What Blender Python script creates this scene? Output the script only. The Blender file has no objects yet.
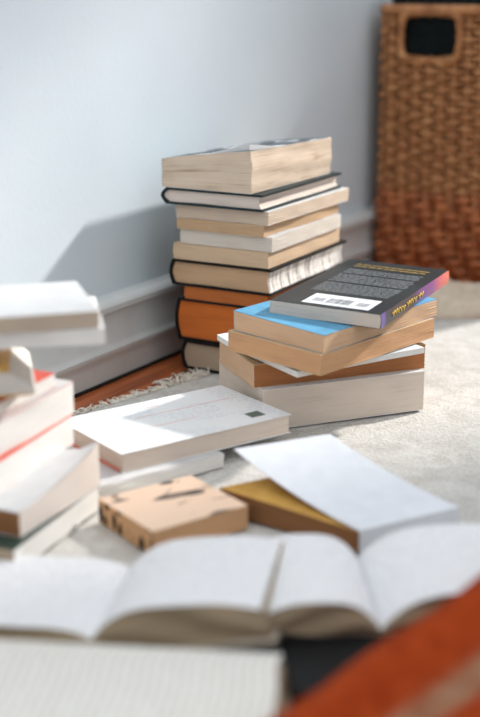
import bpy, math, random
from math import sin, cos, pi, radians, exp, sqrt, atan2
random.seed(7)
S = bpy.context.scene
COL = S.collection
R = radians

# ------------------------------------------------------------------ materials
def lin(c):
    return tuple(((v/255)/12.92 if v/255 <= .04045 else ((v/255+.055)/1.055)**2.4) for v in c) + (1,)

def new_mat(name):
    m = bpy.data.materials.new(name); m.use_nodes = True
    nt = m.node_tree; b = nt.nodes['Principled BSDF']
    return m, nt, b

def node(nt, t, **kw):
    n = nt.nodes.new(t)
    for k, v in kw.items():
        if k in n.inputs: n.inputs[k].default_value = v
        else: setattr(n, k, v)
    return n

def coords(nt, which='Object', scale=(1,1,1), rot=(0,0,0)):
    tc = nt.nodes.new('ShaderNodeTexCoord'); mp = nt.nodes.new('ShaderNodeMapping')
    mp.inputs['Scale'].default_value = scale; mp.inputs['Rotation'].default_value = rot
    nt.links.new(tc.outputs[which], mp.inputs['Vector'])
    return mp.outputs['Vector']

def ramp(nt, fac, stops):
    r = nt.nodes.new('ShaderNodeValToRGB'); e = r.color_ramp.elements
    e[0].position, e[0].color = stops[0][0], lin(stops[0][1])
    e[1].position, e[1].color = stops[1][0], lin(stops[1][1])
    for p, c in stops[2:]:
        q = e.new(p); q.color = lin(c)
    nt.links.new(fac, r.inputs['Fac']); return r.outputs['Color']

def plain(name, c, rough=.6, var=8, scale=60, bump=0.0, spec=.3, which='Object'):
    m, nt, b = new_mat(name)
    v = coords(nt, which)
    n = node(nt, 'ShaderNodeTexNoise', Scale=scale, Detail=3.0); nt.links.new(v, n.inputs['Vector'])
    lo = tuple(max(0, x-var) for x in c); hi = tuple(min(255, x+var) for x in c)
    nt.links.new(ramp(nt, n.outputs['Fac'], [(.3, lo), (.7, hi)]), b.inputs['Base Color'])
    b.inputs['Roughness'].default_value = rough
    b.inputs['Specular IOR Level'].default_value = spec
    if bump:
        bp = node(nt, 'ShaderNodeBump', Strength=bump, Distance=.001)
        nt.links.new(n.outputs['Fac'], bp.inputs['Height']); nt.links.new(bp.outputs['Normal'], b.inputs['Normal'])
    return m

_pc = {}
def page_edge(c, contrast=.09, dark=None, fine=1100):
    """cut paper edges: fine lines along the leaves, from the UV map (u = along, v = through the block, metres)"""
    key = (c, contrast, dark, fine)
    if key in _pc: return _pc[key]
    m, nt, b = new_mat('page_edges')
    n = node(nt, 'ShaderNodeTexNoise', Scale=1.0, Detail=2.0)
    nt.links.new(coords(nt, 'UV', (9, fine, 1)), n.inputs['Vector'])
    n2 = node(nt, 'ShaderNodeTexNoise', Scale=1.0, Detail=2.0)
    nt.links.new(coords(nt, 'UV', (18, 60, 1)), n2.inputs['Vector'])
    mx = node(nt, 'ShaderNodeMath', operation='ADD'); nt.links.new(n.outputs['Fac'], mx.inputs[0]); nt.links.new(n2.outputs['Fac'], mx.inputs[1])
    hf = node(nt, 'ShaderNodeMath', operation='MULTIPLY'); hf.inputs[1].default_value = .5; nt.links.new(mx.outputs[0], hf.inputs[0])
    lo = dark or tuple(x*(1-contrast) for x in c)
    hi = tuple(min(255, x*(1+contrast*.3)) for x in c)
    nt.links.new(ramp(nt, hf.outputs[0], [(.30, lo), (.46, c), (.66, hi)]), b.inputs['Base Color'])
    bp = node(nt, 'ShaderNodeBump', Strength=.5, Distance=.0006)
    nt.links.new(n.outputs['Fac'], bp.inputs['Height']); nt.links.new(bp.outputs['Normal'], b.inputs['Normal'])
    b.inputs['Roughness'].default_value = .9; b.inputs['Specular IOR Level'].default_value = .1
    _pc[key] = m; return m

def inked_edge():
    """fore-edge with grey printed streaks bleeding to the cut, running up the block"""
    m, nt, b = new_mat('inked_page_edges')
    n = node(nt, 'ShaderNodeTexNoise', Scale=1.0, Detail=3.0)
    nt.links.new(coords(nt, 'UV', (210, 22, 1)), n.inputs['Vector'])
    f = node(nt, 'ShaderNodeTexNoise', Scale=1.0, Detail=1.0)
    nt.links.new(coords(nt, 'UV', (10, 900, 1)), f.inputs['Vector'])
    mx = node(nt, 'ShaderNodeMath', operation='MULTIPLY_ADD'); mx.inputs[1].default_value = .25
    nt.links.new(f.outputs['Fac'], mx.inputs[0]); nt.links.new(n.outputs['Fac'], mx.inputs[2])
    nt.links.new(ramp(nt, mx.outputs[0], [(.5, (140, 136, 134)), (.64, (238, 232, 226)), (.56, (186, 180, 176))]), b.inputs['Base Color'])
    b.inputs['Roughness'].default_value = .9
    return m

def printed_page(name, c, rot=0.0, ink=(150, 152, 158), pitch=.0052, margin=0):
    """paper with rows of faint print; u along the lines of text, v across them (metres)"""
    m, nt, b = new_mat(name)
    v = coords(nt, 'UV', (1, 1, 1), (0, 0, rot))
    sx = nt.nodes.new('ShaderNodeSeparateXYZ'); nt.links.new(v, sx.inputs[0])
    d = node(nt, 'ShaderNodeMath', operation='MULTIPLY'); d.inputs[1].default_value = 1/pitch; nt.links.new(sx.outputs['Y'], d.inputs[0])
    fr = node(nt, 'ShaderNodeMath', operation='FRACT'); nt.links.new(d.outputs[0], fr.inputs[0])
    gt = node(nt, 'ShaderNodeMath', operation='GREATER_THAN'); gt.inputs[1].default_value = .55; nt.links.new(fr.outputs[0], gt.inputs[0])
    n = node(nt, 'ShaderNodeTexNoise', Scale=1.0, Detail=1.0); nt.links.new(coords(nt, 'UV', (420, 200, 1), (0, 0, rot)), n.inputs['Vector'])
    g2 = node(nt, 'ShaderNodeMath', operation='GREATER_THAN'); g2.inputs[1].default_value = .47; nt.links.new(n.outputs['Fac'], g2.inputs[0])
    mu = node(nt, 'ShaderNodeMath', operation='MULTIPLY'); nt.links.new(gt.outputs[0], mu.inputs[0]); nt.links.new(g2.outputs[0], mu.inputs[1])
    nt.links.new(ramp(nt, mu.outputs[0], [(0, c), (1, ink)]), b.inputs['Base Color'])
    b.inputs['Roughness'].default_value = .85; b.inputs['Specular IOR Level'].default_value = .15
    return m

# ------------------------------------------------------------------ mesh helpers
class MB:
    def __init__(s): s.v = []; s.f = []; s.m = []; s.uv = []; s.sm = []
    def face(s, idx, mat=0, uv=None, smooth=True):
        s.f.append(tuple(idx)); s.m.append(mat); s.uv.append(uv or [(0, 0)]*len(idx)); s.sm.append(smooth)
    def grid(s, nu, nv, fn, mat=0, uvf=None, flip=False, smooth=True, closeu=False):
        b = len(s.v)
        for i in range(nu+1):
            for j in range(nv+1): s.v.append(fn(i/nu, j/nv))
        for i in range(nu):
            for j in range(nv):
                q = [b+i*(nv+1)+j, b+(i+1)*(nv+1)+j, b+(i+1)*(nv+1)+j+1, b+i*(nv+1)+j+1]
                u = [uvf(a/nu, c/nv) if uvf else (a/nu, c/nv) for a, c in ((i, j), (i+1, j), (i+1, j+1), (i, j+1))]
                if flip: q.reverse(); u.reverse()
                s.face(q, mat, u, smooth)
    def box(s, x0, x1, y0, y1, z0, z1, mat=0):
        b = len(s.v)
        s.v += [(x, y, z) for x in (x0, x1) for y in (y0, y1) for z in (z0, z1)]
        for q in ((0,1,3,2), (4,6,7,5), (0,4,5,1), (2,3,7,6), (0,2,6,4), (1,5,7,3)):
            s.face([b+k for k in q], mat, None, False)
    def tube(s, pts, r, n=6, mat=0, closed=False, rad=None, flat=1.0):
        b = len(s.v); N = len(pts)
        for i, p in enumerate(pts):
            a = pts[(i-1) % N] if (closed or i) else p; c = pts[(i+1) % N] if (closed or i < N-1) else p
            t = [c[k]-a[k] for k in range(3)]; L = sqrt(sum(x*x for x in t)) or 1; t = [x/L for x in t]
            up = (0, 0, 1) if abs(t[2]) < .9 else (1, 0, 0)
            e = [t[1]*up[2]-t[2]*up[1], t[2]*up[0]-t[0]*up[2], t[0]*up[1]-t[1]*up[0]]
            L = sqrt(sum(x*x for x in e)); e = [x/L for x in e]
            g = [e[1]*t[2]-e[2]*t[1], e[2]*t[0]-e[0]*t[2], e[0]*t[1]-e[1]*t[0]]
            rr = rad[i] if rad else r
            for k in range(n):
                w = 2*pi*k/n
                s.v.append(tuple(p[j]+rr*(cos(w)*e[j]*flat+sin(w)*g[j]) for j in range(3)))
        M = N if closed else N-1
        for i in range(M):
            for k in range(n):
                a0 = b+i*n+k; a1 = b+i*n+(k+1) % n; c0 = b+((i+1) % N)*n+k; c1 = b+((i+1) % N)*n+(k+1) % n
                s.face((a0, a1, c1, c0), mat)
        if not closed:
            s.face([b+k for k in range(n)][::-1], mat); s.face([b+(N-1)*n+k for k in range(n)], mat)
    def build(s, name, mats, parent=None, loc=None, rotz=None, weld=1e-6):
        me = bpy.data.meshes.new(name)
        # weld coincident vertices so the shells are closed
        if weld:
            key = {}; remap = []; nv = []
            for p in s.v:
                k = (round(p[0]/weld), round(p[1]/weld), round(p[2]/weld))
                if k not in key: key[k] = len(nv); nv.append(p)
                remap.append(key[k])
            F = []; M = []; U = []; SM = []
            for f, m, u, sm in zip(s.f, s.m, s.uv, s.sm):
                g = []; uu = []
                for i, q in enumerate(f):
                    r = remap[q]
                    if r not in g: g.append(r); uu.append(u[i])
                if len(g) >= 3: F.append(g); M.append(m); U.append(uu); SM.append(sm)
        else: nv, F, M, U, SM = s.v, s.f, s.m, s.uv, s.sm
        me.from_pydata(nv, [], F)
        uvl = me.uv_layers.new(name='UVMap')
        flat = [c for u in U for p in u for c in p]
        if len(flat) == 2*len(uvl.data): uvl.data.foreach_set('uv', flat)
        me.polygons.foreach_set('material_index', M)
        me.polygons.foreach_set('use_smooth', SM)
        for m in (mats if isinstance(mats, (list, tuple)) else [mats]): me.materials.append(m)
        me.update()
        o = bpy.data.objects.new(name, me); COL.objects.link(o)
        if parent: o.parent = parent
        if loc: o.location = loc
        if rotz is not None: o.rotation_euler = (0, 0, rotz)
        return o

def crease(o, ang=35):
    me = o.data
    try: me.set_sharp_from_angle(angle=R(ang))
    except Exception: pass

def tag(o, label=None, cat=None, group=None, kind=None):
    if label: o['label'] = label
    if cat: o['category'] = cat
    if group: o['group'] = group
    if kind: o['kind'] = kind
    return o

def thing(name, label, cat, loc=(0, 0, 0), rotz=0, group=None):
    o = bpy.data.objects.new(name, None); COL.objects.link(o); o.empty_display_size = .02
    o.location = loc; o.rotation_euler = (0, 0, rotz)
    return tag(o, label, cat, group)

# ------------------------------------------------------------------ closed books
# local frame: X along the long side, Y across towards the left-hand corner, Z up; origin = corner nearest the camera
def book(name, label, loc, th, l, w, t, spine='far', hard=False, cover=None, pages=None, fore=None, warp=None,
         oh=None, bulge=None, top_page=None, group=None, nx=18, cover_top=None, wob=.0006, spine_mat=None, no_cover=False, seed=1):
    c = .0026 if hard else .0005
    oh = (.003 if hard else .0) if oh is None else oh
    bulge = (.004 if hard else .0012) if bulge is None else bulge
    conc = .003 if hard else 0.0
    rnd = random.Random(seed)
    ph = [rnd.uniform(0, 6.28) for _ in range(8)]
    warp = warp or (lambda x, y, z: (x, y, z))
    root = thing(name, label, 'book', loc, R(th), group)
    ti = t-2*c
    def Y(y):                       # spine far: y as is; near: mirrored
        return y if spine == 'far' else w-y
    def P_(x, y, z):
        return warp(x, Y(y), z)
    def ripple(x, s): return wob*(sin(s*37+ph[0]+2*sin(x*60))+.6*sin(s*91+ph[1]+x*90)+.5*sin(x*120+ph[2]))*.6
    # page block
    mb = MB(); ny, nz = 10, 14
    def fy0(x, s): return conc*sin(pi*s)+ripple(x, s)
    def fy1(s): return w+bulge*sin(pi*s)-.0004 - (c if hard else .0002)
    def pt(u, v, s):
        x = u*l + (ripple(v*w, s) if u in (0, 1) else 0)*(1-2*u)
        a = fy0(x, s); b_ = fy1(s)
        return P_(x, a+(b_-a)*v, c+ti*s)
    fl = spine != 'far'
    mb.grid(nx, nz, lambda a, b: pt(a, 0, b), 1, lambda a, b: (a*l, b*ti), fl)
    mb.grid(nx, nz, lambda a, b: pt(a, 1, b), 0, lambda a, b: (a*l, b*ti), not fl)
    mb.grid(ny, nz, lambda a, b: pt(0, a, b), 0, lambda a, b: (a*w+.31, b*ti), not fl)
    mb.grid(ny, nz, lambda a, b: pt(1, a, b), 0, lambda a, b: (a*w+.77, b*ti), fl)
    mb.grid(nx, ny, lambda a, b: pt(a, b, 0), 2, lambda a, b: (a*l, b*w), not fl)
    mb.grid(nx, ny, lambda a, b: pt(a, b, 1), 2, lambda a, b: (a*l, b*w), fl)
    pb = mb.build('page_block', [pages, fore or pages, top_page or pages], root); crease(pb, 50)
    if no_cover: return root
    # cover: bottom board, spine, top board as one wrap-around shell
    NB, NS = 10, 12
    path = []
    for i in range(NB+1): path.append((-oh+(w+oh)*i/NB, 'b'))
    def outer(k):
        if k <= NB: return (-oh+(w+oh)*k/NB, 0.0)
        if k <= NB+NS:
            s = (k-NB)/NS; return (w+bulge*sin(pi*s)+ .0, t*s)
        return (w-(w+oh)*(k-NB-NS)/NB, t)
    def inner(k):
        if k <= NB: return (-oh+(w-c*.9+oh)*k/NB, c)
        if k <= NB+NS:
            s = (k-NB)/NS; return (w+bulge*sin(pi*s)-c*.9, c+ti*s)
        return ((w-c*.9)-(w-c*.9+oh)*(k-NB-NS)/NB, t-c)
    K = 2*NB+NS
    def xx(u): return -oh+(l+2*oh)*u
    cb = MB()
    def mi(k): return 1 if (NB <= k < NB+NS) else (2 if k >= NB+NS else 0)
    base = 0
    for i in range(nx+1):
        for k in range(K+1): cb.v.append(P_(xx(i/nx), *outer(k)))
    off = len(cb.v)
    for i in range(nx+1):
        for k in range(K+1): cb.v.append(P_(xx(i/nx), *inner(k)))
    A = lambda i, k: i*(K+1)+k
    # metres along the wrap for print on the covers
    def uvq(i, k):
        y, z = outer(k); return (xx(i/nx), Y(y) if (k <= NB or k >= NB+NS) else z)
    for i in range(nx):
        for k in range(K):
            q = (A(i, k), A(i+1, k), A(i+1, k+1), A(i, k+1)); u = [uvq(i, k), uvq(i+1, k), uvq(i+1, k+1), uvq(i, k+1)]
            if spine == 'far': cb.face(q[::-1], mi(k), u[::-1])
            else: cb.face(q, mi(k), u)
            q = tuple(off+a for a in q)
            cb.face(q if spine == 'far' else q[::-1], 0)
    for k in range(K):
        q = (A(0, k), A(0, k+1), off+A(0, k+1), off+A(0, k)); cb.face(q if spine == 'far' else q[::-1], 0, None, False)
        q = (A(nx, k), off+A(nx, k), off+A(nx, k+1), A(nx, k+1)); cb.face(q if spine == 'far' else q[::-1], 0, None, False)
    for i in range(nx):
        q = (A(i, 0), off+A(i, 0), off+A(i+1, 0), A(i+1, 0)); cb.face(q if spine == 'far' else q[::-1], 0, None, False)
        q = (A(i, K), A(i+1, K), off+A(i+1, K), off+A(i, K)); cb.face(q if spine == 'far' else q[::-1], 0, None, False)
    co = cb.build('cover', [cover, spine_mat or cover, cover_top or cover], root); crease(co, 50)
    root['_h'] = 0; del root['_h']
    return root

# ------------------------------------------------------------------ camera
FPX, H, HOR = 1300.0, .43, -15.0
pitch = math.atan((358.5-HOR)/FPX)
cam = bpy.data.cameras.new('camera'); co = bpy.data.objects.new('camera', cam); COL.objects.link(co)
co.location = (0, 0, H); co.rotation_euler = (pi/2-pitch, 0, 0)
cam.sensor_fit = 'VERTICAL'; cam.sensor_height = 36; cam.sensor_width = 24; cam.lens = 36*FPX/717
cam.clip_start = .01
cam.dof.use_dof = True; cam.dof.focus_distance = 1.34; cam.dof.aperture_fstop = cam.lens/23.5
S.camera = co

# ------------------------------------------------------------------ the room
ZF = -.006
W0 = (-.0691, 1.5744); WA = R(59.3); WD = (cos(WA), sin(WA)); WN = (sin(WA), -cos(WA))   # along the wall / into the room
def wl(a, n, z): return (W0[0]+WD[0]*a+WN[0]*n, W0[1]+WD[1]*a+WN[1]*n, z)

m, nt, b = new_mat('wall_paint')
n = node(nt, 'ShaderNodeTexNoise', Scale=5.0, Detail=4.0); nt.links.new(coords(nt), n.inputs['Vector'])
nt.links.new(ramp(nt, n.outputs['Fac'], [(.3, (206, 219, 228)), (.7, (213, 225, 233))]), b.inputs['Base Color'])
n = node(nt, 'ShaderNodeTexNoise', Scale=160.0, Detail=2.0); nt.links.new(coords(nt), n.inputs['Vector'])
bp = node(nt, 'ShaderNodeBump', Strength=.08, Distance=.002); nt.links.new(n.outputs['Fac'], bp.inputs['Height']); nt.links.new(bp.outputs['Normal'], b.inputs['Normal'])
b.inputs['Roughness'].default_value = .55
M_wall = m
M_trim = plain('trim_gloss_paint', (204, 208, 208), .35, 5, 25, .1, .5)

mb = MB()
pts = [wl(-1.5, 0, ZF-.05), wl(2.2, 0, ZF-.05), wl(2.2, 0, 2.4), wl(-1.5, 0, 2.4)]
back = [wl(-1.5, -.1, ZF-.05), wl(2.2, -.1, ZF-.05), wl(2.2, -.1, 2.4), wl(-1.5, -.1, 2.4)]
mb.v += pts+back
for q in ((0,1,2,3), (7,6,5,4), (0,4,5,1), (1,5,6,2), (2,6,7,3), (3,7,4,0)): mb.face(q, 0, None, False)
tag(mb.build('wall_left', M_wall), kind='structure')

# skirting: a profile of (distance from wall, height), swept along the wall
prof = [(0, ZF+.004), (.011, ZF+.004), (.0115, .020), (.013, .027), (.016, .031), (.0165, .036), (.0135, .040), (.0115, .043),
        (.011, .072), (.012, .077), (.0175, .081), (.018, .087), (.014, .092), (.005, .095), (0, .096)]
prof = [(a, z-.003) for a, z in prof]
mb = MB()
mb.grid(40, len(prof)-1, lambda u, v: wl(-1.5+3.7*u, prof[round(v*(len(prof)-1))][0], prof[round(v*(len(prof)-1))][1]+.0003*sin(u*90)), 0)
o = mb.build('baseboard_left', M_trim); crease(o, 40); tag(o, kind='structure')
# black strip painting the shade in the gap between skirting and boards
mb = MB(); a = [wl(-1.5, 0, ZF), wl(2.2, 0, ZF), wl(2.2, .0145, ZF), wl(-1.5, .0145, ZF)]
bq = [(x, y, ZF+.0035) for x, y, z in a]; mb.v += a+bq
for q in ((3,2,1,0), (4,5,6,7), (0,1,5,4), (1,2,6,5), (2,3,7,6), (3,0,4,7)): mb.face(q, 0, None, False)
tag(mb.build('trim_1', plain('dark_dusty_gap', (26, 24, 22), .9, 14, 300)), kind='structure')

# wood floor, boards parallel to the wall
m, nt, b = new_mat('orange_brown_floorboards')
v = coords(nt, 'Object', (1, 1, 1), (0, 0, -WA))
br = node(nt, 'ShaderNodeTexBrick', **{'Scale': 1.0, 'Mortar Size': .0009, 'Brick Width': .9, 'Row Height': .057, 'Bias': 0.0})
br.offset = .37
br.inputs['Color1'].default_value = lin((206, 116, 60)); br.inputs['Color2'].default_value = lin((184, 98, 50)); br.inputs['Mortar'].default_value = lin((60, 28, 14))
nt.links.new(v, br.inputs['Vector'])
g = node(nt, 'ShaderNodeTexNoise', Scale=1.0, Detail=5.0, Distortion=.6); nt.links.new(coords(nt, 'Object', (1, 1, 1), (0, 0, -WA)), g.inputs['Vector'])
mp = nt.nodes.new('ShaderNodeMapping'); mp.inputs['Scale'].default_value = (9, 130, 1); nt.links.new(v, mp.inputs['Vector']); nt.links.new(mp.outputs[0], g.inputs['Vector'])
mix = node(nt, 'ShaderNodeMix', data_type='RGBA', blend_type='MULTIPLY'); mix.inputs[0].default_value = .8
nt.links.new(br.outputs['Color'], mix.inputs[6]); nt.links.new(ramp(nt, g.outputs['Fac'], [(.32, (150, 130, 120)), (.62, (255, 255, 255))]), mix.inputs[7])
nt.links.new(mix.outputs[2], b.inputs['Base Color']); b.inputs['Roughness'].default_value = .35
mb = MB(); mb.box(-1.6, 2.6, -.8, 5.4, ZF-.03, ZF)
tag(mb.build('floor', m), kind='structure')

# unseen wall added at right; its opening is sized to confine the sun
WX = 2.6
mb = MB()
M_w2 = M_wall
mb.box(WX, WX+.12, 3.6, 5.4, ZF, 3); mb.box(WX, WX+.12, 2.84, 3.6, ZF, .5); mb.box(WX, WX+.12, 2.84, 3.6, 2.75, 3); mb.box(WX, WX+.12, -.8, 2.84, ZF, 3)
tag(mb.build('wall_right', M_w2), kind='structure')
mb = MB()  # frame of that added opening, also out of view
mb.box(WX+.02, WX+.07, 3.56, 3.6, .5, 2.75); mb.box(WX+.02, WX+.07, 2.84, 2.88, .5, 2.75)
mb.box(WX+.02, WX+.07, 2.88, 3.56, .5, .54); mb.box(WX+.02, WX+.07, 2.88, 3.56, 2.71, 2.75)
tag(mb.build('window_1', M_trim), kind='structure')

# ------------------------------------------------------------------ rug
m, nt, b = new_mat('cream_woven_rug')
v = coords(nt)
n1 = node(nt, 'ShaderNodeTexNoise', Scale=330.0, Detail=3.0); nt.links.new(v, n1.inputs['Vector'])
n2 = node(nt, 'ShaderNodeTexNoise', Scale=34.0, Detail=5.0, Distortion=.8); nt.links.new(v, n2.inputs['Vector'])
mx = node(nt, 'ShaderNodeMath', operation='ADD'); nt.links.new(n1.outputs['Fac'], mx.inputs[0]); nt.links.new(n2.outputs['Fac'], mx.inputs[1])
hf = node(nt, 'ShaderNodeMath', operation='MULTIPLY'); hf.inputs[1].default_value = .5; nt.links.new(mx.outputs[0], hf.inputs[0])
nt.links.new(ramp(nt, hf.outputs[0], [(.36, (184, 180, 174)), (.62, (212, 210, 206))]), b.inputs['Base Color'])
bp = node(nt, 'ShaderNodeBump', Strength=.9, Distance=.003); nt.links.new(hf.outputs[0], bp.inputs['Height']); nt.links.new(bp.outputs['Normal'], b.inputs['Normal'])
b.inputs['Roughness'].default_value = .95; b.inputs['Specular IOR Level'].default_value = .1
M_rug = m
E0 = (-.173, 1.294); EA = R(47)
def edge(s): return (E0[0]+cos(EA)*s, E0[1]+sin(EA)*s)
def rug_h(x, y):
    return -.0016+.0006*sin(x*41+2*sin(y*23))+.0006*sin(y*57+1.3*sin(x*31)+1)
mb = MB()
YB, YT = .25, 1.70
def rp(u, v, top=True):
    y = YB+(YT-YB)*v
    xl = E0[0]+(y-E0[1])/math.tan(EA)+.003*sin(y*80)+.002*sin(y*190+1)
    xl = max(xl, W0[0]+(y-W0[1])/math.tan(WA)+.05)
    x = xl+(1.25-xl)*u
    if v == 1: y += .003*sin(x*60)
    return (x, y, (rug_h(x, y) if 0 < u < 1 and 0 < v < 1 else -.0025) if top else ZF)
mb.grid(90, 90, lambda u, v: rp(u, v), 0)
mb.grid(90, 90, lambda u, v: rp(u, v, False), 0, None, True)
mb.grid(90, 1, lambda u, v: rp(u, 0, v > .5), 0); mb.grid(90, 1, lambda u, v: rp(u, 1, v > .5), 0, None, True)
mb.grid(90, 1, lambda u, v: rp(0, u, v > .5), 0, None, True); mb.grid(90, 1, lambda u, v: rp(1, u, v > .5), 0)
rug = mb.build('rug', M_rug)
tag(rug, 'large cream woven rug with a frayed edge, under the books', 'rug')
fb = MB(); rr = random.Random(3)
for i in range(520):
    s = rr.uniform(-.16, .30); x, y = edge(s)
    a = EA+pi/2+rr.uniform(-.7, .7); L = rr.uniform(.005, .014)
    if .12 < s < .2: L *= 1.5
    z0 = rr.uniform(-.004, -.0015); lift = rr.uniform(0, .004)*(2.2 if .12 < s < .2 else 1); cv = rr.uniform(-1, 1)
    p = []
    for k in range(5):
        q = k/4; aa = a+cv*q*1.3
        p.append((x-.004*cos(EA+pi/2)+cos(aa)*L*q, y-.004*sin(EA+pi/2)+sin(aa)*L*q, z0+lift*sin(pi*q*.7)))
    fb.tube(p, .0008, 4, 0, False, [.0011, .001, .0008, .0006, .0003])
o = fb.build('fringe', plain('raw_rug_threads', (226, 220, 208), .95, 8, 200), rug, weld=0); o['kind'] = 'stuff'

# ------------------------------------------------------------------ paper and cover materials
PG = dict(
    yellowed=page_edge((215, 196, 176), .2, (168, 138, 112), 600), ivory=page_edge((224, 211, 201)), cream=page_edge((213, 194, 175)),
    tan=page_edge((199, 168, 135)), grey=page_edge((216, 207, 196)), beige=page_edge((212, 185, 156)),
    buff=page_edge((199, 166, 133), .1), rust=page_edge((186, 110, 62), .12), orange=page_edge((204, 112, 54), .14),
    putty=page_edge((174, 155, 135)), stone=page_edge((220, 206, 193), .08), brown=page_edge((174, 116, 76), .14),
    peach=page_edge((214, 179, 147), .1), toast=page_edge((208, 163, 124), .12), white=page_edge((236, 234, 230)),
    dusk=page_edge((214, 204, 194), .1), umber=page_edge((140, 98, 66), .2), shadowy=page_edge((150, 134, 112), .35, None, 350))  # last entry: open-book page edges, their shade mixed into the colour
C_navy = plain('dark_teal_cloth_cover', (22, 42, 46), .5, 6)
C_black = plain('black_cloth_cover', (18, 19, 21), .6, 4, 60, 0, .2)
C_white = plain('white_cover', (232, 232, 232), .35, 4)
C_grey = plain('pale_grey_cover', (205, 206, 208), .4, 5)
C_tan = plain('tan_cover', (206, 176, 140), .5, 6)
C_blue = plain('sky_blue_cover', (92, 156, 192), .45, 10)
C_brown = plain('brown_cover', (120, 72, 44), .5, 8)
C_red = plain('red_cover', (218, 80, 52), .45, 8)

# ================================================================== tall stack by the wall
X0, Y0 = .030, 1.405
def tall(name, label, dx, z0, z1, l, w, th, **kw):
    return book(name, label, (X0+dx, Y0, z0), th, l, w, z1-z0, **kw)
tall('hardcover_book', 'black hardcover with putty-coloured pages at the very bottom of the tall stack by the wall', -.002, 0, .0338, .189, .107, 59,
     hard=True, cover=C_black, pages=PG['putty'], seed=2)
tall('hardcover_book', 'thick black hardcover with orange-brown page edges, second from bottom of the tall stack', .008, .0341, .0830, .195, .124, 61,
     hard=True, cover=C_black, pages=PG['orange'], seed=3)
tall('paperback_book', 'rust-brown thin paperback between the two black hardcovers low in the tall stack', .001, .0833, .0986, .198, .108, 61,
     cover=C_brown, pages=PG['rust'], seed=4)
tall('hardcover_book', 'black hardcover with grey-streaked fore-edge, in the middle of the tall stack', .003, .0989, .1285, .194, .125, 61,
     hard=True, cover=C_black, pages=PG['buff'], fore=inked_edge(), seed=5)
tall('paperback_book', 'beige-paged paperback lying directly on the streaked black hardcover of the tall stack', .001, .1288, .1470, .186, .122, 61,
     cover=C_tan, pages=PG['beige'], seed=6)
tall('paperback_book', 'greyish-white paged paperback above the beige one in the tall stack', .005, .1473, .1637, .180, .117, 61,
     cover=C_grey, pages=PG['grey'], seed=7)
tall('paperback_book', 'tan-paged slightly wavy paperback under the wide cream one in the tall stack', -.004, .1640, .1768, .190, .112, 60,
     cover=C_tan, pages=PG['tan'], warp=lambda x, y, z: (x, y+.002*sin(x*40), z+.0008*sin(x*38)*0), seed=8)
tall('paperback_book', 'cream paperback sticking out furthest right, third from top of the tall stack', .001, .1771, .1923, .203, .119, 60,
     cover=C_white, pages=PG['cream'], seed=9)
tall('hardcover_book', 'dark teal hardcover with rounded spine, second from top of the tall stack', -.007, .1926, .2112, .198, .120, 61,
     hard=True, cover=C_navy, pages=PG['ivory'], bulge=.007, seed=10)
# top book: swollen towards its open corner
def t1w(x, y, z):
    k = .66+.34*(1-min(1, max(0, y/.117)))**.8
    k *= 1-.08*(x/.19)
    sw = .0005*sin(z*260+x*14)*(1-y/.117)
    return (x-.0004*sin(z*180), y-sw-.0008*sin(z*70), z*k)
m, nt, b = new_mat('grey_blue_illustrated_cover')
v = coords(nt, 'UV')
sx = nt.nodes.new('ShaderNodeSeparateXYZ'); nt.links.new(v, sx.inputs[0])
n = node(nt, 'ShaderNodeTexNoise', Scale=22.0, Detail=2.0, Distortion=.4); nt.links.new(v, n.inputs['Vector'])
nt.links.new(ramp(nt, n.outputs['Fac'], [(.0, (70, 84, 94)), (1.0, (235, 237, 240)), (.55, (62, 74, 82)), (.59, (215, 220, 225)), (.7, (225, 228, 232))]), b.inputs['Base Color'])
b.inputs['Roughness'].default_value = .55; b.inputs['Specular IOR Level'].default_value = .25
t1 = tall('paperback_book', 'thick yellowed paperback with a worn grey-blue illustrated cover, on top of the tall stack', -.018, .2115, .2585, .194, .115, 60,
     cover=C_grey, cover_top=m, pages=PG['yellowed'], warp=t1w, wob=.0007, seed=11)
mb = MB()   # dog-eared white corner curling up
def cur(u, v):
    x = -.001+.056*u; y = -.001+.050*v; e = (1-u)*(1-v)
    zz = .0470*(.66+.34*(1-min(1, max(0, y/.117)))**.8)*(1-.08*x/.19)
    return (x+.010*e, y+.008*e, zz+.0010+.0085*e**1.5*(1-.5*e))
def curb(u, v):
    a = cur(u, v); e = (1-u)*(1-v); return (a[0], a[1], a[2]-.0016-.0085*e**1.5*(1-.5*e))
mb.grid(10, 8, cur, 0); mb.grid(10, 8, curb, 0, None, True)
for s_ in (0, 1):
    mb.grid(10, 1, lambda u, v: (cur if v > .5 else curb)(u, s_), 0, None, s_ == 1, False); mb.grid(8, 1, lambda u, v: (cur if v > .5 else curb)(s_, u), 0, None, s_ == 0, False)
o = mb.build('curled_corner', C_white, t1); o['label'] = 'white dog-eared cover corner curling upward'

# ================================================================== short stack in front
m6 = book('paperback_book', 'thick pale stone-coloured paperback at the bottom of the short stack', (.023, 1.233, 0), 22, .183, .121, .0425,
     cover=C_white, pages=PG['stone'], bulge=0, seed=21,
     warp=lambda x, y, z: (x, y, z*(1+.0*y)))
book('paperback_book', 'brown-edged paperback second from bottom of the short stack', (.014, 1.2405, .0428), 21.3, .193, .098, .0238,
     cover=C_tan, pages=PG['peach'], fore=PG['brown'], seed=22, bulge=0, warp=lambda x, y, z: (x, y, z*(1+.10*x/.197)))
def sag(x, y, z): return (x, y, z)
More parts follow.
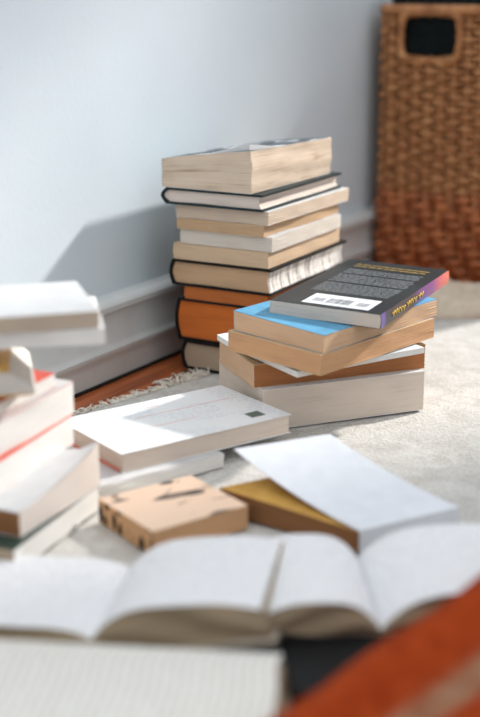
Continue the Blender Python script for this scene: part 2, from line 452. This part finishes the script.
# thin floppy booklet
mb = MB()
def bk(u, v, up):
    x = .160*u; y = .145*v
    z = .0035*sin(pi*u)*.3 + (.0012+.0048*v)*(1) - .0012
    if v > .88: z += (v-.88)*.03
    return (x, y, max(0, z*.55)+(.0058 if up else 0))
mb.grid(14, 14, lambda u, v: bk(u, v, 1), 0); mb.grid(14, 14, lambda u, v: bk(u, v, 0), 0, None, True)
for side in (0, 1):
    mb.grid(14, 1, lambda u, v, s=side: bk(u, s, v), 1, None, side == 1); mb.grid(14, 1, lambda u, v, s=side: bk(s, u, v), 1, None, side == 0)
o = mb.build('magazine', [plain('pale_blue_white_paper', (222, 230, 240), .3, 4), PG['white']], None, (.055, 1.196, .0672), R(33)); crease(o, 50)
tag(o, 'thin floppy bluish-white booklet sticking out of the middle of the short stack', 'booklet')
book('paperback_book', 'toasted-brown paperback just above the floppy white booklet in the short stack', (.076, 1.176, .0748), 48, .190, .118, .0205,
     cover=C_tan, pages=PG['toast'], seed=23, bulge=0, warp=lambda x, y, z: (x, y, z+.0035*y/.118))
book('paperback_book', 'cream-edged paperback with a sky blue cover, second from top of the short stack', (.079, 1.180, .0955), 49, .194, .113, .0182,
     cover=C_blue, pages=PG['peach'], seed=24, bulge=0, warp=lambda x, y, z: (x, y, z*(1+.12*y/.113)+.0035*y/.113))
# top one: glossy dark back cover, barcode, purple and orange spine
m, nt, b = new_mat('glossy_charcoal_cover')
n = node(nt, 'ShaderNodeTexNoise', Scale=14.0, Detail=3.0); nt.links.new(coords(nt), n.inputs['Vector'])
nt.links.new(ramp(nt, n.outputs['Fac'], [(.35, (22, 30, 34)), (.7, (40, 48, 52))]), b.inputs['Base Color'])
b.inputs['Roughness'].default_value = .42; b.inputs['Specular IOR Level'].default_value = .4
M_char = m
m, nt, b = new_mat('purple_orange_spine')
sx = nt.nodes.new('ShaderNodeSeparateXYZ'); nt.links.new(coords(nt, 'UV', (1/.22, 1, 1)), sx.inputs[0])
nt.links.new(ramp(nt, sx.outputs[0], [(0, (110, 90, 165)), (1, (226, 116, 92)), (.05, (92, 72, 150)), (.07, (34, 36, 44)), (.46, (40, 34, 52)), (.54, (96, 52, 120)), (.74, (124, 62, 132)), (.86, (196, 96, 104))]), b.inputs['Base Color'])
b.inputs['Roughness'].default_value = .35
M_sp = m
m1 = book('paperback_book', 'dark glossy paperback with barcode and purple-orange spine, topmost of the short stack', (.134, 1.202, .1137), 64.5, .222, .116, .0145,
     spine='near', cover=M_char, spine_mat=M_sp, pages=PG['dusk'], bulge=.0008, seed=25)
m1.rotation_euler = (R(1.3), 0, R(64.5))
zt = .0146
mb = MB(); mb.box(.008, .049, .016, .086, zt, zt+.0002)
o = mb.build('barcode_label', plain('white_print', (225, 228, 232), .4, 3), m1); o['label'] = 'white barcode panel on the back cover'
lab = o; rr = random.Random(5)
mb = MB(); y = .040
while y < .064:
    wd = rr.choice((.0004, .0007, .001)); mb.box(.016, .036, y, y+wd, zt+.0002, zt+.0003); y += wd+rr.choice((.0005, .0008))
for (a, b_) in ((.022, .033), (.068, .079)):
    y = a
    while y < b_: mb.box(.018, .032, y, y+.0005, zt+.0002, zt+.0003); y += .0012
mb.build('barcode_lines', plain('black_print', (70, 74, 84), .5, 3), lab)
def text_rows(root, mat, rows, x_of, y0, y1, z, rnd, hgt=.0016, name='printed_text', word=(.003, .009)):
    mb = MB()
    for r in rows:
        y = y0+rnd.uniform(0, .004)
        while y < y1:
            L = rnd.uniform(*word); 
            k = y
            while k < min(y+L, y1):
                mb.box(r, r+hgt*rnd.uniform(.6, 1), k, k+.0007, z, z+.0001); k += .0012
            y += L+.0018
    return mb.build(name, mat, root)
G_txt = plain('grey_print', (176, 182, 186), .5, 5); Y_txt = plain('yellow_print', (222, 186, 90), .5, 5)
text_rows(m1, G_txt, [.064+i*.0046 for i in range(9)]+[.112+i*.0046 for i in range(8)]+[.154+i*.0046 for i in range(5)], None, .012, .098, zt, rr)
o = text_rows(m1, Y_txt, [.188, .198], None, .014, .098, zt, rr, .003); o['label'] = 'yellow tagline print across the back cover'
# spine script
mb = MB(); x = .030
def sq(x0, n, h):
    p = []
    for i in range(n*8+1):
        a = i/8*2*pi
        p.append((x0+i*.0010+.0014*sin(a), -.0012, .0070+h*cos(a)*(.7+.3*sin(i*.9))))
    return p
for wn, n in enumerate((5, 4, 2)):
    mb.tube(sq(x, n, .0036), .0008, 4, 0, flat=1); x += n*8*.0010+.005
mb.build('spine_lettering', Y_txt, m1)['label'] = 'yellow script lettering on the spine'

# ================================================================== white book pair at left
m, nt, b = new_mat('white_back_cover_with_print')
v = coords(nt, 'UV')
sx = nt.nodes.new('ShaderNodeSeparateXYZ'); nt.links.new(v, sx.inputs[0])
wv = node(nt, 'ShaderNodeMath', operation='MULTIPLY'); wv.inputs[1].default_value = 1/.0058; nt.links.new(sx.outputs[1], wv.inputs[0])
fr = node(nt, 'ShaderNodeMath', operation='FRACT'); nt.links.new(wv.outputs[0], fr.inputs[0])
gt = node(nt, 'ShaderNodeMath', operation='GREATER_THAN'); gt.inputs[1].default_value = .6; nt.links.new(fr.outputs[0], gt.inputs[0])
n = node(nt, 'ShaderNodeTexNoise', Scale=1.0, Detail=0.0); nt.links.new(coords(nt, 'UV', (240, 300, 1)), n.inputs['Vector'])
n3 = node(nt, 'ShaderNodeTexNoise', Scale=1.0, Detail=0.0); nt.links.new(coords(nt, 'UV', (18, 26, 1)), n3.inputs['Vector'])
g2 = node(nt, 'ShaderNodeMath', operation='GREATER_THAN'); g2.inputs[1].default_value = .45; nt.links.new(n.outputs['Fac'], g2.inputs[0])
g3 = node(nt, 'ShaderNodeMath', operation='GREATER_THAN'); g3.inputs[1].default_value = .47; nt.links.new(n3.outputs['Fac'], g3.inputs[0])
m1_ = node(nt, 'ShaderNodeMath', operation='MULTIPLY'); nt.links.new(gt.outputs[0], m1_.inputs[0]); nt.links.new(g2.outputs[0], m1_.inputs[1])
m2_ = node(nt, 'ShaderNodeMath', operation='MULTIPLY'); nt.links.new(m1_.outputs[0], m2_.inputs[0]); nt.links.new(g3.outputs[0], m2_.inputs[1])
nt.links.new(ramp(nt, m2_.outputs[0], [(0, (234, 236, 238)), (1, (212, 216, 224))]), b.inputs['Base Color'])
b.inputs['Roughness'].default_value = .35
book('paperback_book', 'thin pale grey paperback lying on the rug under the white book with printed back cover', (-.122, 1.048, 0), 38, .136, .105, .0135,
     cover=C_grey, pages=PG['white'], seed=31)
w1 = book('paperback_book', 'white book with printed back cover and small dark stamp, lying beside the left stack', (-.104, 1.080, .0138), 36, .187, .116, .0185,
     cover=C_white, cover_top=m, pages=PG['stone'], oh=.0015, seed=32)
mb = MB(); mb.box(.152, .168, .012, .026, .0185, .0187)
mb.build('printed_stamp', plain('dark_green_print', (92, 104, 98), .5, 12, 400), w1)['label'] = 'small dark grey-green box printed near the corner'
mb = MB()
for (x0, x1, yy) in ((.02, .11, .045), (.06, .17, .075), (.02, .10, .097)): mb.box(x0, x1, yy, yy+.0012, .0185, .0186)
mb.build('printed_rule', plain('pink_print', (226, 180, 176), .5, 5), w1)['label'] = 'faint pink printed lines'
mb = MB(); mb.box(-.0018, -.0016, .003, .114, .0001, .0035)
mb.build('red_edge', plain('salmon_print', (226, 140, 120), .5, 6), w1)['label'] = 'salmon band along the lower cover edge'

# ================================================================== beige patterned book
m, nt, b = new_mat('beige_cover_with_dark_drawing')
n = node(nt, 'ShaderNodeTexNoise', Scale=1.0, Detail=1.5, Distortion=1.2); nt.links.new(coords(nt, 'UV', (26, 60, 1)), n.inputs['Vector'])
nt.links.new(ramp(nt, n.outputs['Fac'], [(.60, (222, 192, 168)), (.68, (70, 60, 56)), (.0, (226, 198, 174)), (.62, (150, 126, 110))]), b.inputs['Base Color'])
b.inputs['Roughness'].default_value = .5
m2, nt, b = new_mat('tan_edge_with_dark_thumb_marks')
n = node(nt, 'ShaderNodeTexVoronoi', Scale=1.0, Randomness=.5); nt.links.new(coords(nt, 'UV', (95, 45, 1)), n.inputs['Vector'])
nt.links.new(ramp(nt, n.outputs['Distance'], [(.36, (52, 38, 28)), (.46, (206, 160, 116))]), b.inputs['Base Color']); b.inputs['Roughness'].default_value = .9
bb = book('paperback_book', 'beige book with dark drawings on its cover and dark-spotted page edge, behind the open books', (-.068, .935, 0), 36, .092, .084, .021,
     cover=C_tan, cover_top=m, pages=m2, fore=PG['toast'], bulge=0, seed=41)

# ================================================================== white-covered book with lifted cover
br_ = thing('paperback_book', 'brown-paged book with its white cover curling up off an ochre first page', 'book', (.093, .940, 0), R(29))
l = .098; wb = .126; wc = .148
def q(u, v, s_):
    y = wb*v+.001; return (l*u-.445*y+.0008, y, .0006+(.0178+.004*v)*s_)
mb = MB()
mb.grid(12, 8, lambda a, c: q(a, 0, c), 0, lambda a, c: (a*l, c*.02)); mb.grid(12, 8, lambda a, c: q(a, 1, c), 0, lambda a, c: (a*l, c*.03), True)
mb.grid(16, 8, lambda a, c: q(0, a, c), 0, lambda a, c: (a*wb, c*.025), True); mb.grid(16, 8, lambda a, c: q(1, a, c), 0, lambda a, c: (a*wb, c*.025))
mb.grid(12, 16, lambda a, c: q(a, c, 0), 0, None, True); mb.grid(12, 16, lambda a, c: q(a, c, 1), 1)
o = mb.build('page_block', [PG['umber'], plain('ochre_paper', (196, 150, 74), .7, 10)], br_); crease(o, 50); o['label'] = 'brown page edges under an ochre first page'
def cv(u, v, top):
    if v < .1: y, z = -.0008, .0005+.019*v/.1
    else:
        k = (v-.1)/.9; y = -.0008+wc*k; z = .0195+.006*k+.020*k**2.0*(1-.15*u)
    x = l*u-.207*max(0, y)-(.0 if top else 0)
    if top: z += .0007 if v >= .1 else 0; y -= .0007 if v < .1 else 0
    return (x, y, z)
mb = MB()
mb.grid(12, 30, lambda a, c: cv(a, c, 1), 0, None, False); mb.grid(12, 30, lambda a, c: cv(a, c, 0), 0, None, True)
for s_ in (0, 1):
    mb.grid(12, 1, lambda a, c: cv(a, s_, c), 0, None, s_ == 1); mb.grid(30, 1, lambda a, c: cv(s_, a, c), 0, None, s_ == 0)
o = mb.build('cover', plain('cool_white_cover', (226, 229, 236), .5, 4), br_); crease(o, 50)

# ================================================================== open books
P_page = printed_page('printed_white_page', (238, 238, 240), 0, (208, 209, 214))
def open_book(name, label, loc, ang, L, sides, edge_mat, cover_mat, page_mat=None, red=False):
    """local Y runs along the gutter away from the camera; each side = (sign, width, top(s), bottom(s))"""
    root = thing(name, label, 'book', loc, R(ang)-pi/2)
    for sg, wd, top, bot in sides:
        mb = MB(); n = 26
        def g(u, v, s, sg=sg, wd=wd, top=top, bot=bot):
            x = sg*wd*u; z0 = bot(u); z1 = top(u)
            return (x*(1-.06*(s)*u) , L*v+.0015*sin(u*9+s*7), z0+(z1-z0)*s)
        f = sg < 0
        mb.grid(n, 14, lambda a, c: g(a, c, 1), 1, lambda a, c: (a*wd, c*L), f)
        mb.grid(n, 14, lambda a, c: g(a, c, 0), 0, None, not f)
        mb.grid(n, 10, lambda a, c: g(a, 0, c), 0, lambda a, c: (a*wd, c*.03), f)
        mb.grid(n, 10, lambda a, c: g(a, 1, c), 0, lambda a, c: (a*wd, c*.03), not f)
        mb.grid(14, 10, lambda a, c: g(1, a, c), 0, lambda a, c: (a*L, c*.03), f)
        mb.grid(14, 10, lambda a, c: g(0, a, c), 0, lambda a, c: (a*L, c*.03), not f)
        o = mb.build('page_block', [edge_mat, page_mat or P_page], root); crease(o, 50)
    mb = MB(); (s1, w1_, t1_, b1_), (s2, w2_, t2_, b2_) = sides
    def cvr(u, v, k):
        x = -(w1_+.004)+(w1_+w2_+.008)*u
        bf = b1_ if x < 0 else b2_; ww = w1_ if x < 0 else w2_
        return (x, -.004+(L+.008)*v, bf(min(1, abs(x)/ww))-.0004-(0 if k else .0014))
    mb.grid(30, 2, lambda a, c: cvr(a, c, 1), 0); mb.grid(30, 2, lambda a, c: cvr(a, c, 0), 0, None, True)
    for s in (0, 1):
        mb.grid(30, 1, lambda a, c, s=s: cvr(a, s, c), 0, None, s == 1, False); mb.grid(2, 1, lambda a, c, s=s: cvr(s, a, c), 0, None, s == 0, False)
    mb.build('cover', cover_mat, root)
    return root
def hump(h0, hm, he, a=.13, base=0.0):
    return lambda s: base+h0+(hm-h0)*(1-exp(-s/a))-(hm-he)*s**2.2
flat = lambda z: (lambda s: z)
open_book('open_book', 'open book left of centre in the foreground, its right page arching over page edges darkened to look shaded', (-.100, .785, 0), 81, .112,
    [(-1, .120, hump(.008, .016, .010), flat(.002)), (1, .122, lambda s: .008+.030*(1-exp(-s/.17))+.006*s-.004*s**3, lambda s: .002+.018*s**1.3)],
    PG['shadowy'], plain('beige_grey_board', (170, 160, 146), .6))
open_book('open_book', 'open book at centre right of the foreground, its gutter beside the orange blanket', (.094, .782, .011), 93, .112,
    [(-1, .082, hump(.006, .033, .020, .2), lambda s: .002+.004*s), (1, .125, hump(.006, .038, .028, .2), flat(.002))],
    PG['shadowy'], C_black)
open_book('open_book', 'large blurred open book cut off by the bottom left corner of the picture', (.014, .618, 0), 174, .205,
    [(-1, .112, hump(.010, .030, .016, .2), flat(.002)), (1, .128, hump(.010, .036, .024, .2), flat(.002))],
    page_edge((190, 170, 148)), C_tan, printed_page('printed_grey_page', (232, 229, 223), 0, (204, 200, 192), .0062))

book('hardcover_book', 'black closed hardcover lying under the open book beside the orange blanket', (.035, .712, 0), 3, .14, .150, .0125,
     hard=True, cover=C_black, pages=PG['umber'], seed=61)
# ================================================================== left stack
def left(name, label, nc, th, l, w, t, **kw): return book(name, label, nc, th, l, w, t, **kw)
left('hardcover_book', 'white-edged hardcover with dark green board at the very bottom of the left stack', (-.170, .900, 0), 69, .138, .190, .0215,
     hard=False, cover=plain('dark_green_cover', (48, 66, 58), .5), pages=PG['putty'], fore=PG['white'], seed=51)
left('paperback_book', 'pale pinkish-grey paperback with brown end, second from bottom of the left stack', (-.1685, .921, .0218), 65, .118, .190, .0208,
     cover=C_grey, pages=PG['umber'], fore=page_edge((226, 216, 208), .06), seed=52, warp=lambda x, y, z: (x, y, z*(1+.32*x/.118+.62*max(0, x/.118)**2*max(0, 1-max(0, y)/.026))))
left('hardcover_book', 'white-edged book with thin red covers, third from bottom of the left stack', (-.196, .945, .0430), 65, .124, .170, .0262,
     cover=C_red, pages=PG['white'], seed=53, bulge=.001, warp=lambda x, y, z: (x, y, z+.0066*x/.118))
left('hardcover_book', 'thick white book directly above the thin red-covered one in the left stack', (-.198, .952, .0696), 63, .122, .170, .0285,
     cover=C_red, cover_top=C_grey, pages=PG['white'], seed=54, warp=lambda x, y, z: (x, y, z+.0066*x/.118))
left('paperback_book', 'tilted paperback with a red and blue cover, under the curled pages in the left stack', (-.205, .955, .0985), 62, .105, .15, .012,
     cover=C_red, cover_top=plain('red_blue_cover', (206, 66, 44), .4, 20, 25), pages=PG['white'], seed=55, warp=lambda x, y, z: (x, y, z+.0066*x/.118))
cb_ = thing('paperback_book', 'splayed paperback with curling white pages and yellow cover, high in the left stack', 'book', (-.262, .955, .1185), R(12))
def leaf(k, K, wide, thick, x1):
    f = k/K
    mb = MB()
    def g(u, v, up):
        x = x1*(1-.25*f)*u*(1-.10*sin(pi*u)*f)
        z = .0015+.0012*k+(.018*f)*sin(pi*min(1, u*1.15)*.9)*(1+.15*sin(v*5))-.004*f*u**3
        return (x+.008*v*f, .004+wide*v+.0, z+(thick if up else 0))
    mb.grid(18, 8, lambda a, c: g(a, c, 1), 0); mb.grid(18, 8, lambda a, c: g(a, c, 0), 0, None, True)
    for s_ in (0, 1):
        mb.grid(18, 1, lambda a, c: g(a, s_, c), 0, None, s_ == 1, False); mb.grid(8, 1, lambda a, c: g(s_, a, c), 0, None, s_ == 0, False)
    return mb
Mw = plain('soft_white_pages', (232, 226, 218), .85, 6); My = plain('yellow_ochre_cover', (214, 166, 84), .5, 12, 40)
for k in range(13): leaf(k, 14, .120, .0007, .105).build('page', Mw, cb_)
leaf(14.2, 14, .122, .0012, .112).build('cover', My, cb_)
leaf(-1.1, 14, .122, .0010, .100).build('cover', My, cb_)
left('paperback_book', 'thin white book jutting out just below the topmost one of the left stack', (-.105, .975, .1612), 100, .110, .100, .0130,
     cover=C_white, pages=PG['white'], seed=57)
left('paperback_book', 'broad white-covered book topmost on the left stack', (-.109, .976, .1745), 106, .110, .190, .0135,
     cover=C_grey, pages=page_edge((196, 180, 162)), seed=58)

# ================================================================== wicker basket
BX, BY = wl(.505, .020, 0)[:2]
BA = R(149.3)
bask = thing('wicker_basket', 'tall rectangular brown wicker laundry basket with a cut-out handle, against the wall', 'basket', (BX, BY, ZF), WA-pi/2)
# local: x = along the front, away from the wall; y = away from the camera along the wall
BW, BD, BH = .36, .27, .409; rc = .022; OFF = .004
def ring(tt):
    """perimeter point and outward normal, tt in metres from the wall-side front corner"""
    seg = [(BW-2*rc), pi/2*rc, (BD-2*rc), pi/2*rc]*1
    per = 2*(BW-2*rc)+2*(BD-2*rc)+2*pi*rc
    tt %= per
    parts = [('l', rc, 0, 1, 0, BW-2*rc, 0, -1), ('a', BW-rc, rc, -pi/2), ('l', BW, rc, 0, 1, BD-2*rc, 1, 0), ('a', BW-rc, BD-rc, 0),
             ('l', BW-rc, BD, -1, 0, BW-2*rc, 0, 1), ('a', rc, BD-rc, pi/2), ('l', 0, BD-rc, 0, -1, BD-2*rc, -1, 0), ('a', rc, rc, pi)]
    for p in parts:
        L = p[5] if p[0] == 'l' else pi/2*rc
        if tt <= L:
            if p[0] == 'l': return p[1]+p[3]*tt, p[2]+p[4]*tt, p[6], p[7]
            a = p[3]+tt/rc; return p[1]+rc*cos(a), p[2]+rc*sin(a), cos(a), sin(a)
        tt -= L
    return rc, 0, 0, -1
PER = 2*(BW-2*rc)+2*(BD-2*rc)+2*pi*rc
def bp_(t_, n_, z):
    x, y, nx_, ny_ = ring(t_); k = 1+.015*(z/BH)
    return ((x-BW/2)*k+BW/2+nx_*n_+OFF, y+ny_*n_, z)
m, nt, b = new_mat('brown_wicker')
n = node(nt, 'ShaderNodeTexNoise', Scale=55.0, Detail=4.0); nt.links.new(coords(nt), n.inputs['Vector'])
nt.links.new(ramp(nt, n.outputs['Fac'], [(.3, (150, 98, 58)), (.72, (206, 150, 100)), (.5, (182, 124, 78))]), b.inputs['Base Color']); b.inputs['Roughness'].default_value = .55
M_wick = m
m, nt, b = new_mat('red_brown_wicker')
n = node(nt, 'ShaderNodeTexNoise', Scale=50.0, Detail=4.0); nt.links.new(coords(nt), n.inputs['Vector'])
nt.links.new(ramp(nt, n.outputs['Fac'], [(.3, (136, 78, 44)), (.72, (190, 118, 70)), (.5, (166, 94, 52))]), b.inputs['Base Color']); b.inputs['Roughness'].default_value = .55
M_wick2 = m
NST = 2*int(PER/.0195/2); SP = PER/NST
HX0, HX1, HZ0, HZ1 = .038, .124, .331, .396      # handle opening on the front (distance along front, height)
mb = MB()
ZL = .135                                          # chunky weave below this
rows = int((.393-ZL)/.0092)
for r in range(rows):
    z = ZL+.005+r*.0092
    N = NST*4; pts = []; ts = []
    for i in range(N):
        t_ = PER*i/N; ph_ = pi*t_/SP+(pi if r % 2 else 0)
        pts.append(bp_(t_, .0044*cos(ph_)+.0005*sin(i*1.7+r), z+.0006*sin(i*.8+r*2))); ts.append(t_)
    inhole = lambda t_: HX0-rc-.004 < t_ < HX1-rc+.004 and HZ0-.006 < z < HZ1+.01
    if HZ0-.006 < z:
        run = []; s0 = next(i for i in range(N) if ts[i] > HX1-rc+.004)
        for k in range(N+1):
            i = (s0+k) % N
            if inhole(ts[i]): break
            run.append(pts[i])
        mb.tube(run, .0036, 6, 0)
    else: mb.tube(pts, .0036, 6, 0, True)
# stakes
for i in range(NST):
    t_ = SP*i
    top = BH-.012
    if HX0-rc < t_ < HX1-rc: top = HZ0
    mb.tube([bp_(t_, 0, z) for z in (.0, .1, .2, .3, top)], .0028, 6, 0)
o = mb.build('fine_weave', M_wick, bask, weld=0)
mb = MB()
nr = 10; hh = ZL/nr; N2 = NST
for r in range(nr):
    z = hh*(r+.5)
    N = N2*5; pts = []
    for i in range(N):
        t_ = PER*i/N; ph_ = pi*t_/(SP)*1.0+r*pi/2*1.0
        pts.append(bp_(t_, .0052*max(-1, min(1, 1.6*sin(ph_)))+.001, z+.0012*sin(i*.3+r)))
    b0 = len(mb.v)
    mb.tube(pts, .0062, 8, 0, True, None, .42)
for i in range(NST//1):
    t_ = SP*(i+.25)
    mb.tube([bp_(t_, .001*(-1)**i, z) for z in (.0, .045, .09, ZL)], .0042, 6, 0)
o = mb.build('chunky_weave', M_wick2, bask, weld=0)
mb = MB()     # plaited rim: two twisted strands
for k in (0, 1, 2):
    N = 420; pts = []
    for i in range(N):
        t_ = PER*i/N; a = 2*pi*round(PER/.022)*i/N+k*2*pi/3
        pts.append(bp_(t_, .0035*cos(a), BH-.008+.0045*sin(a)))
    mb.tube(pts, .0042, 6, 0, True)
mb.build('rim', M_wick, bask, weld=0)
mb = MB()     # wrapped frame of the hand hole
fr_ = []
cx_, cz_ = (HX0+HX1)/2-rc, (HZ0+HZ1)/2; a_, b_ = (HX1-HX0)/2+.002, (HZ1-HZ0)/2+.001
core = []
for i in range(96):
    w_ = 2*pi*i/96; e = .35
    sx_ = math.copysign(abs(cos(w_))**e, cos(w_)); sz_ = math.copysign(abs(sin(w_))**e, sin(w_))
    core.append((cx_+a_*sx_, cz_+b_*sz_))
mb.tube([bp_(t_, .001, z) for t_, z in core], .0045, 8, 0, True)
for i in range(0, 96):
    t_, z = core[i]; t2, z2 = core[(i+1) % 96]
    d = sqrt((t2-t_)**2+(z2-z)**2)
    if d < 1e-5: continue
    nx_, nz_ = -(z2-z)/d, (t2-t_)/d; pts = []
    for k in range(8):
        w_ = 2*pi*k/8; pts.append(bp_(t_+nx_*.0052*cos(w_)+(t2-t_)*k/16, .001+.0058*sin(w_), z+nz_*.0052*cos(w_)))
    mb.tube(pts, .0013, 5, 0, True)
mb.build('handle_frame', M_wick, bask, weld=0)
# black fabric lining: rumpled inner bag folded over at the top
mb = MB()
def ln(u, v):
    t_ = PER*u; z = .012+(BH+.010-.012)*v
    return bp_(t_, -.0125+.0015*sin(u*60+3*sin(v*9))+.0022*sin(v*34+sin(u*25)*1.2)*(1 if v > .6 else .3), z)
mb.grid(150, 44, ln, 0, None, True)
mb.grid(150, 44, lambda u, v: tuple(a if i == 2 else a for i, a in enumerate(bp_(PER*u, -.0155+.0015*sin(u*60+3*sin(v*9))+.0022*sin(v*34+sin(u*25)*1.2)*(1 if v > .6 else .3), .012+(BH-.002)*v))), 0)
mb.grid(150, 1, lambda u, v: bp_(PER*u, (-.0125 if v < .5 else -.0155)+.0015*sin(u*60+3*sin(9))+.0022*sin(34+sin(u*25)*1.2), BH+.010), 0)
# lid-like gathered top
def lid(u, v):
    x = OFF+.014+(BW-.028)*u; y = .014+(BD-.028)*v
    e = min(u, 1-u, v, 1-v)
    return (x, y, BH-.004+.010*min(1, e*8)+.002*sin(x*70+2*sin(y*50)))
mb.grid(30, 24, lid, 0)
mb.build('lining', plain('black_cotton_lining', (16, 24, 25), .85, 6, 90, .3, .2), bask, weld=0)

# ================================================================== crumpled cloth by the basket
mb = MB()
def cl(u, v, up=True):
    x = .200+.235*u; y = 1.712+.115*v
    e = min(1, min(u*9, (1-u)*9, v*5, (1-v)*6)); e = max(0, e)**.6
    h = .022+.006*sin(x*34+60*y)+.006*sin(y*120+x*30)+.003*sin(x*110-y*60)+.026*exp(-((x-.283-(y-1.78)*.5)/.014)**2-((y-1.775)/.045)**2)
    return (x, y+.006*sin(x*40)*(1-v), (ZF+.0005+max(.003, h)*e) if up else ZF+.0003)
mb.grid(110, 50, lambda u, v: cl(u, v), 0); mb.grid(110, 50, lambda u, v: cl(u, v, False), 0, None, True)
o = mb.build('linen_cloth', plain('rumpled_beige_linen', (206, 192, 174), .95, 8, 120, .5, .1))
tag(o, 'rumpled beige linen cloth on the floor in front of the wicker basket', 'cloth')

# ================================================================== orange blanket
m, nt, b = new_mat('burnt_orange_knit')
v = coords(nt)
sx = nt.nodes.new('ShaderNodeSeparateXYZ'); nt.links.new(coords(nt, 'UV'), sx.inputs[0])
n = node(nt, 'ShaderNodeTexNoise', Scale=60.0, Detail=4.0); nt.links.new(v, n.inputs['Vector'])
c1 = ramp(nt, n.outputs['Fac'], [(.35, (164, 60, 22)), (.65, (186, 76, 32))])
c2 = ramp(nt, n.outputs['Fac'], [(.35, (160, 108, 80)), (.65, (180, 140, 112))])
ad = node(nt, 'ShaderNodeMath', operation='MULTIPLY_ADD'); ad.inputs[1].default_value = .004; nt.links.new(n.outputs['Fac'], ad.inputs[0]); nt.links.new(sx.outputs[1], ad.inputs[2])
st = nt.nodes.new('ShaderNodeValToRGB'); st.color_ramp.elements[0].position = .070; st.color_ramp.elements[1].position = .076
e = st.color_ramp.elements.new(.088); e.color = (1, 1, 1, 1); e = st.color_ramp.elements.new(.094); e.color = (0, 0, 0, 1)
st.color_ramp.elements[0].color = (0, 0, 0, 1); st.color_ramp.elements[1].color = (1, 1, 1, 1)
nt.links.new(ad.outputs[0], st.inputs['Fac'])
mix = node(nt, 'ShaderNodeMix', data_type='RGBA'); nt.links.new(st.outputs['Color'], mix.inputs[0]); nt.links.new(c1, mix.inputs[6]); nt.links.new(c2, mix.inputs[7])
nt.links.new(mix.outputs[2], b.inputs['Base Color'])
wv = node(nt, 'ShaderNodeTexWave', Scale=110.0, Distortion=1.0); nt.links.new(coords(nt, 'UV', (1, 1, 1), (0, 0, .4)), wv.inputs['Vector'])
bp = node(nt, 'ShaderNodeBump', Strength=.8, Distance=.002); nt.links.new(wv.outputs['Fac'], bp.inputs['Height']); nt.links.new(bp.outputs['Normal'], b.inputs['Normal'])
b.inputs['Roughness'].default_value = .95; b.inputs['Specular IOR Level'].default_value = .1
LA = R(44); L0 = (.031, .673)
mb = MB()
def bl(u, v, up=True):
    s = -.10+.40*u; d = -.004+.30*v        # along / into the heap (towards lower right)
    x = L0[0]+cos(LA)*s+sin(LA)*d; y = L0[1]+sin(LA)*s-cos(LA)*d
    e = min(1, v*11)**.55*min(1, (1-v)*8)**.5*min(1, min(u, 1-u)*9)**.5
    rise = .040+.16*max(0, s)*1.0
    h = rise*(1+.10*sin(d*70-s*10)+.05*sin(s*40+d*20))+.014*exp(-((d-.045)/.02)**2)
    return (x, y, (.0002+max(.002, h)*e) if up else 0)
mb.grid(80, 70, lambda u, v: bl(u, v), 0, lambda u, v: (.46*u, .30*v)); mb.grid(80, 70, lambda u, v: bl(u, v, False), 0, None, True)
o = mb.build('blanket', m)
tag(o, 'burnt orange knitted blanket heaped in the bottom right foreground', 'blanket')

for o in COL.objects:
    lb = o.get('label', '') if not o.parent else ''
    if o.get('category') != 'book': continue
    for key_, g_ in (('tall stack', 'books in the tall stack by the wall'), ('short stack', 'books in the short stack in front'),
                     ('left stack', 'books in the left stack'), ('open book', 'open books in the foreground')):
        if key_ in lb and not (key_ == 'left stack' and 'lying beside' in lb) and not (key_ == 'open book' and o.name[:4] != 'open'): o['group'] = g_; break
# ------------------------------------------------------------------ light
w = bpy.data.worlds.new('daylight'); S.world = w; w.use_nodes = True
wt = w.node_tree; bg = wt.nodes['Background']
tc = wt.nodes.new('ShaderNodeTexCoord'); sz = wt.nodes.new('ShaderNodeSeparateXYZ'); wt.links.new(tc.outputs['Generated'], sz.inputs[0])
mr = wt.nodes.new('ShaderNodeMapRange'); mr.inputs[1].default_value = -.1; mr.inputs[2].default_value = .9; mr.inputs[3].default_value = (.32); mr.inputs[4].default_value = (1.50)
wt.links.new(sz.outputs[2], mr.inputs[0]); wt.links.new(mr.outputs[0], bg.inputs[1])
bg.inputs[0].default_value = (.95, .98, 1.0, 1)
sun = bpy.data.lights.new('sun', 'SUN'); sun.energy = 4.9; sun.angle = R(3.2); sun.color = (1, .95, .89)
so = bpy.data.objects.new('sun', sun); COL.objects.link(so)
el, az = R(33), R(35)
from mathutils import Vector
d = Vector((-cos(az)*cos(el), -sin(az)*cos(el), -sin(el)))
so.rotation_euler = d.to_track_quat('-Z', 'Y').to_euler(); so.location = (2, 1.4, 1.2)

S.view_settings.view_transform = 'Standard'; S.view_settings.look = 'None'
S.view_settings.exposure = 0; S.view_settings.gamma = 1; S.view_settings.use_curve_mapping = False
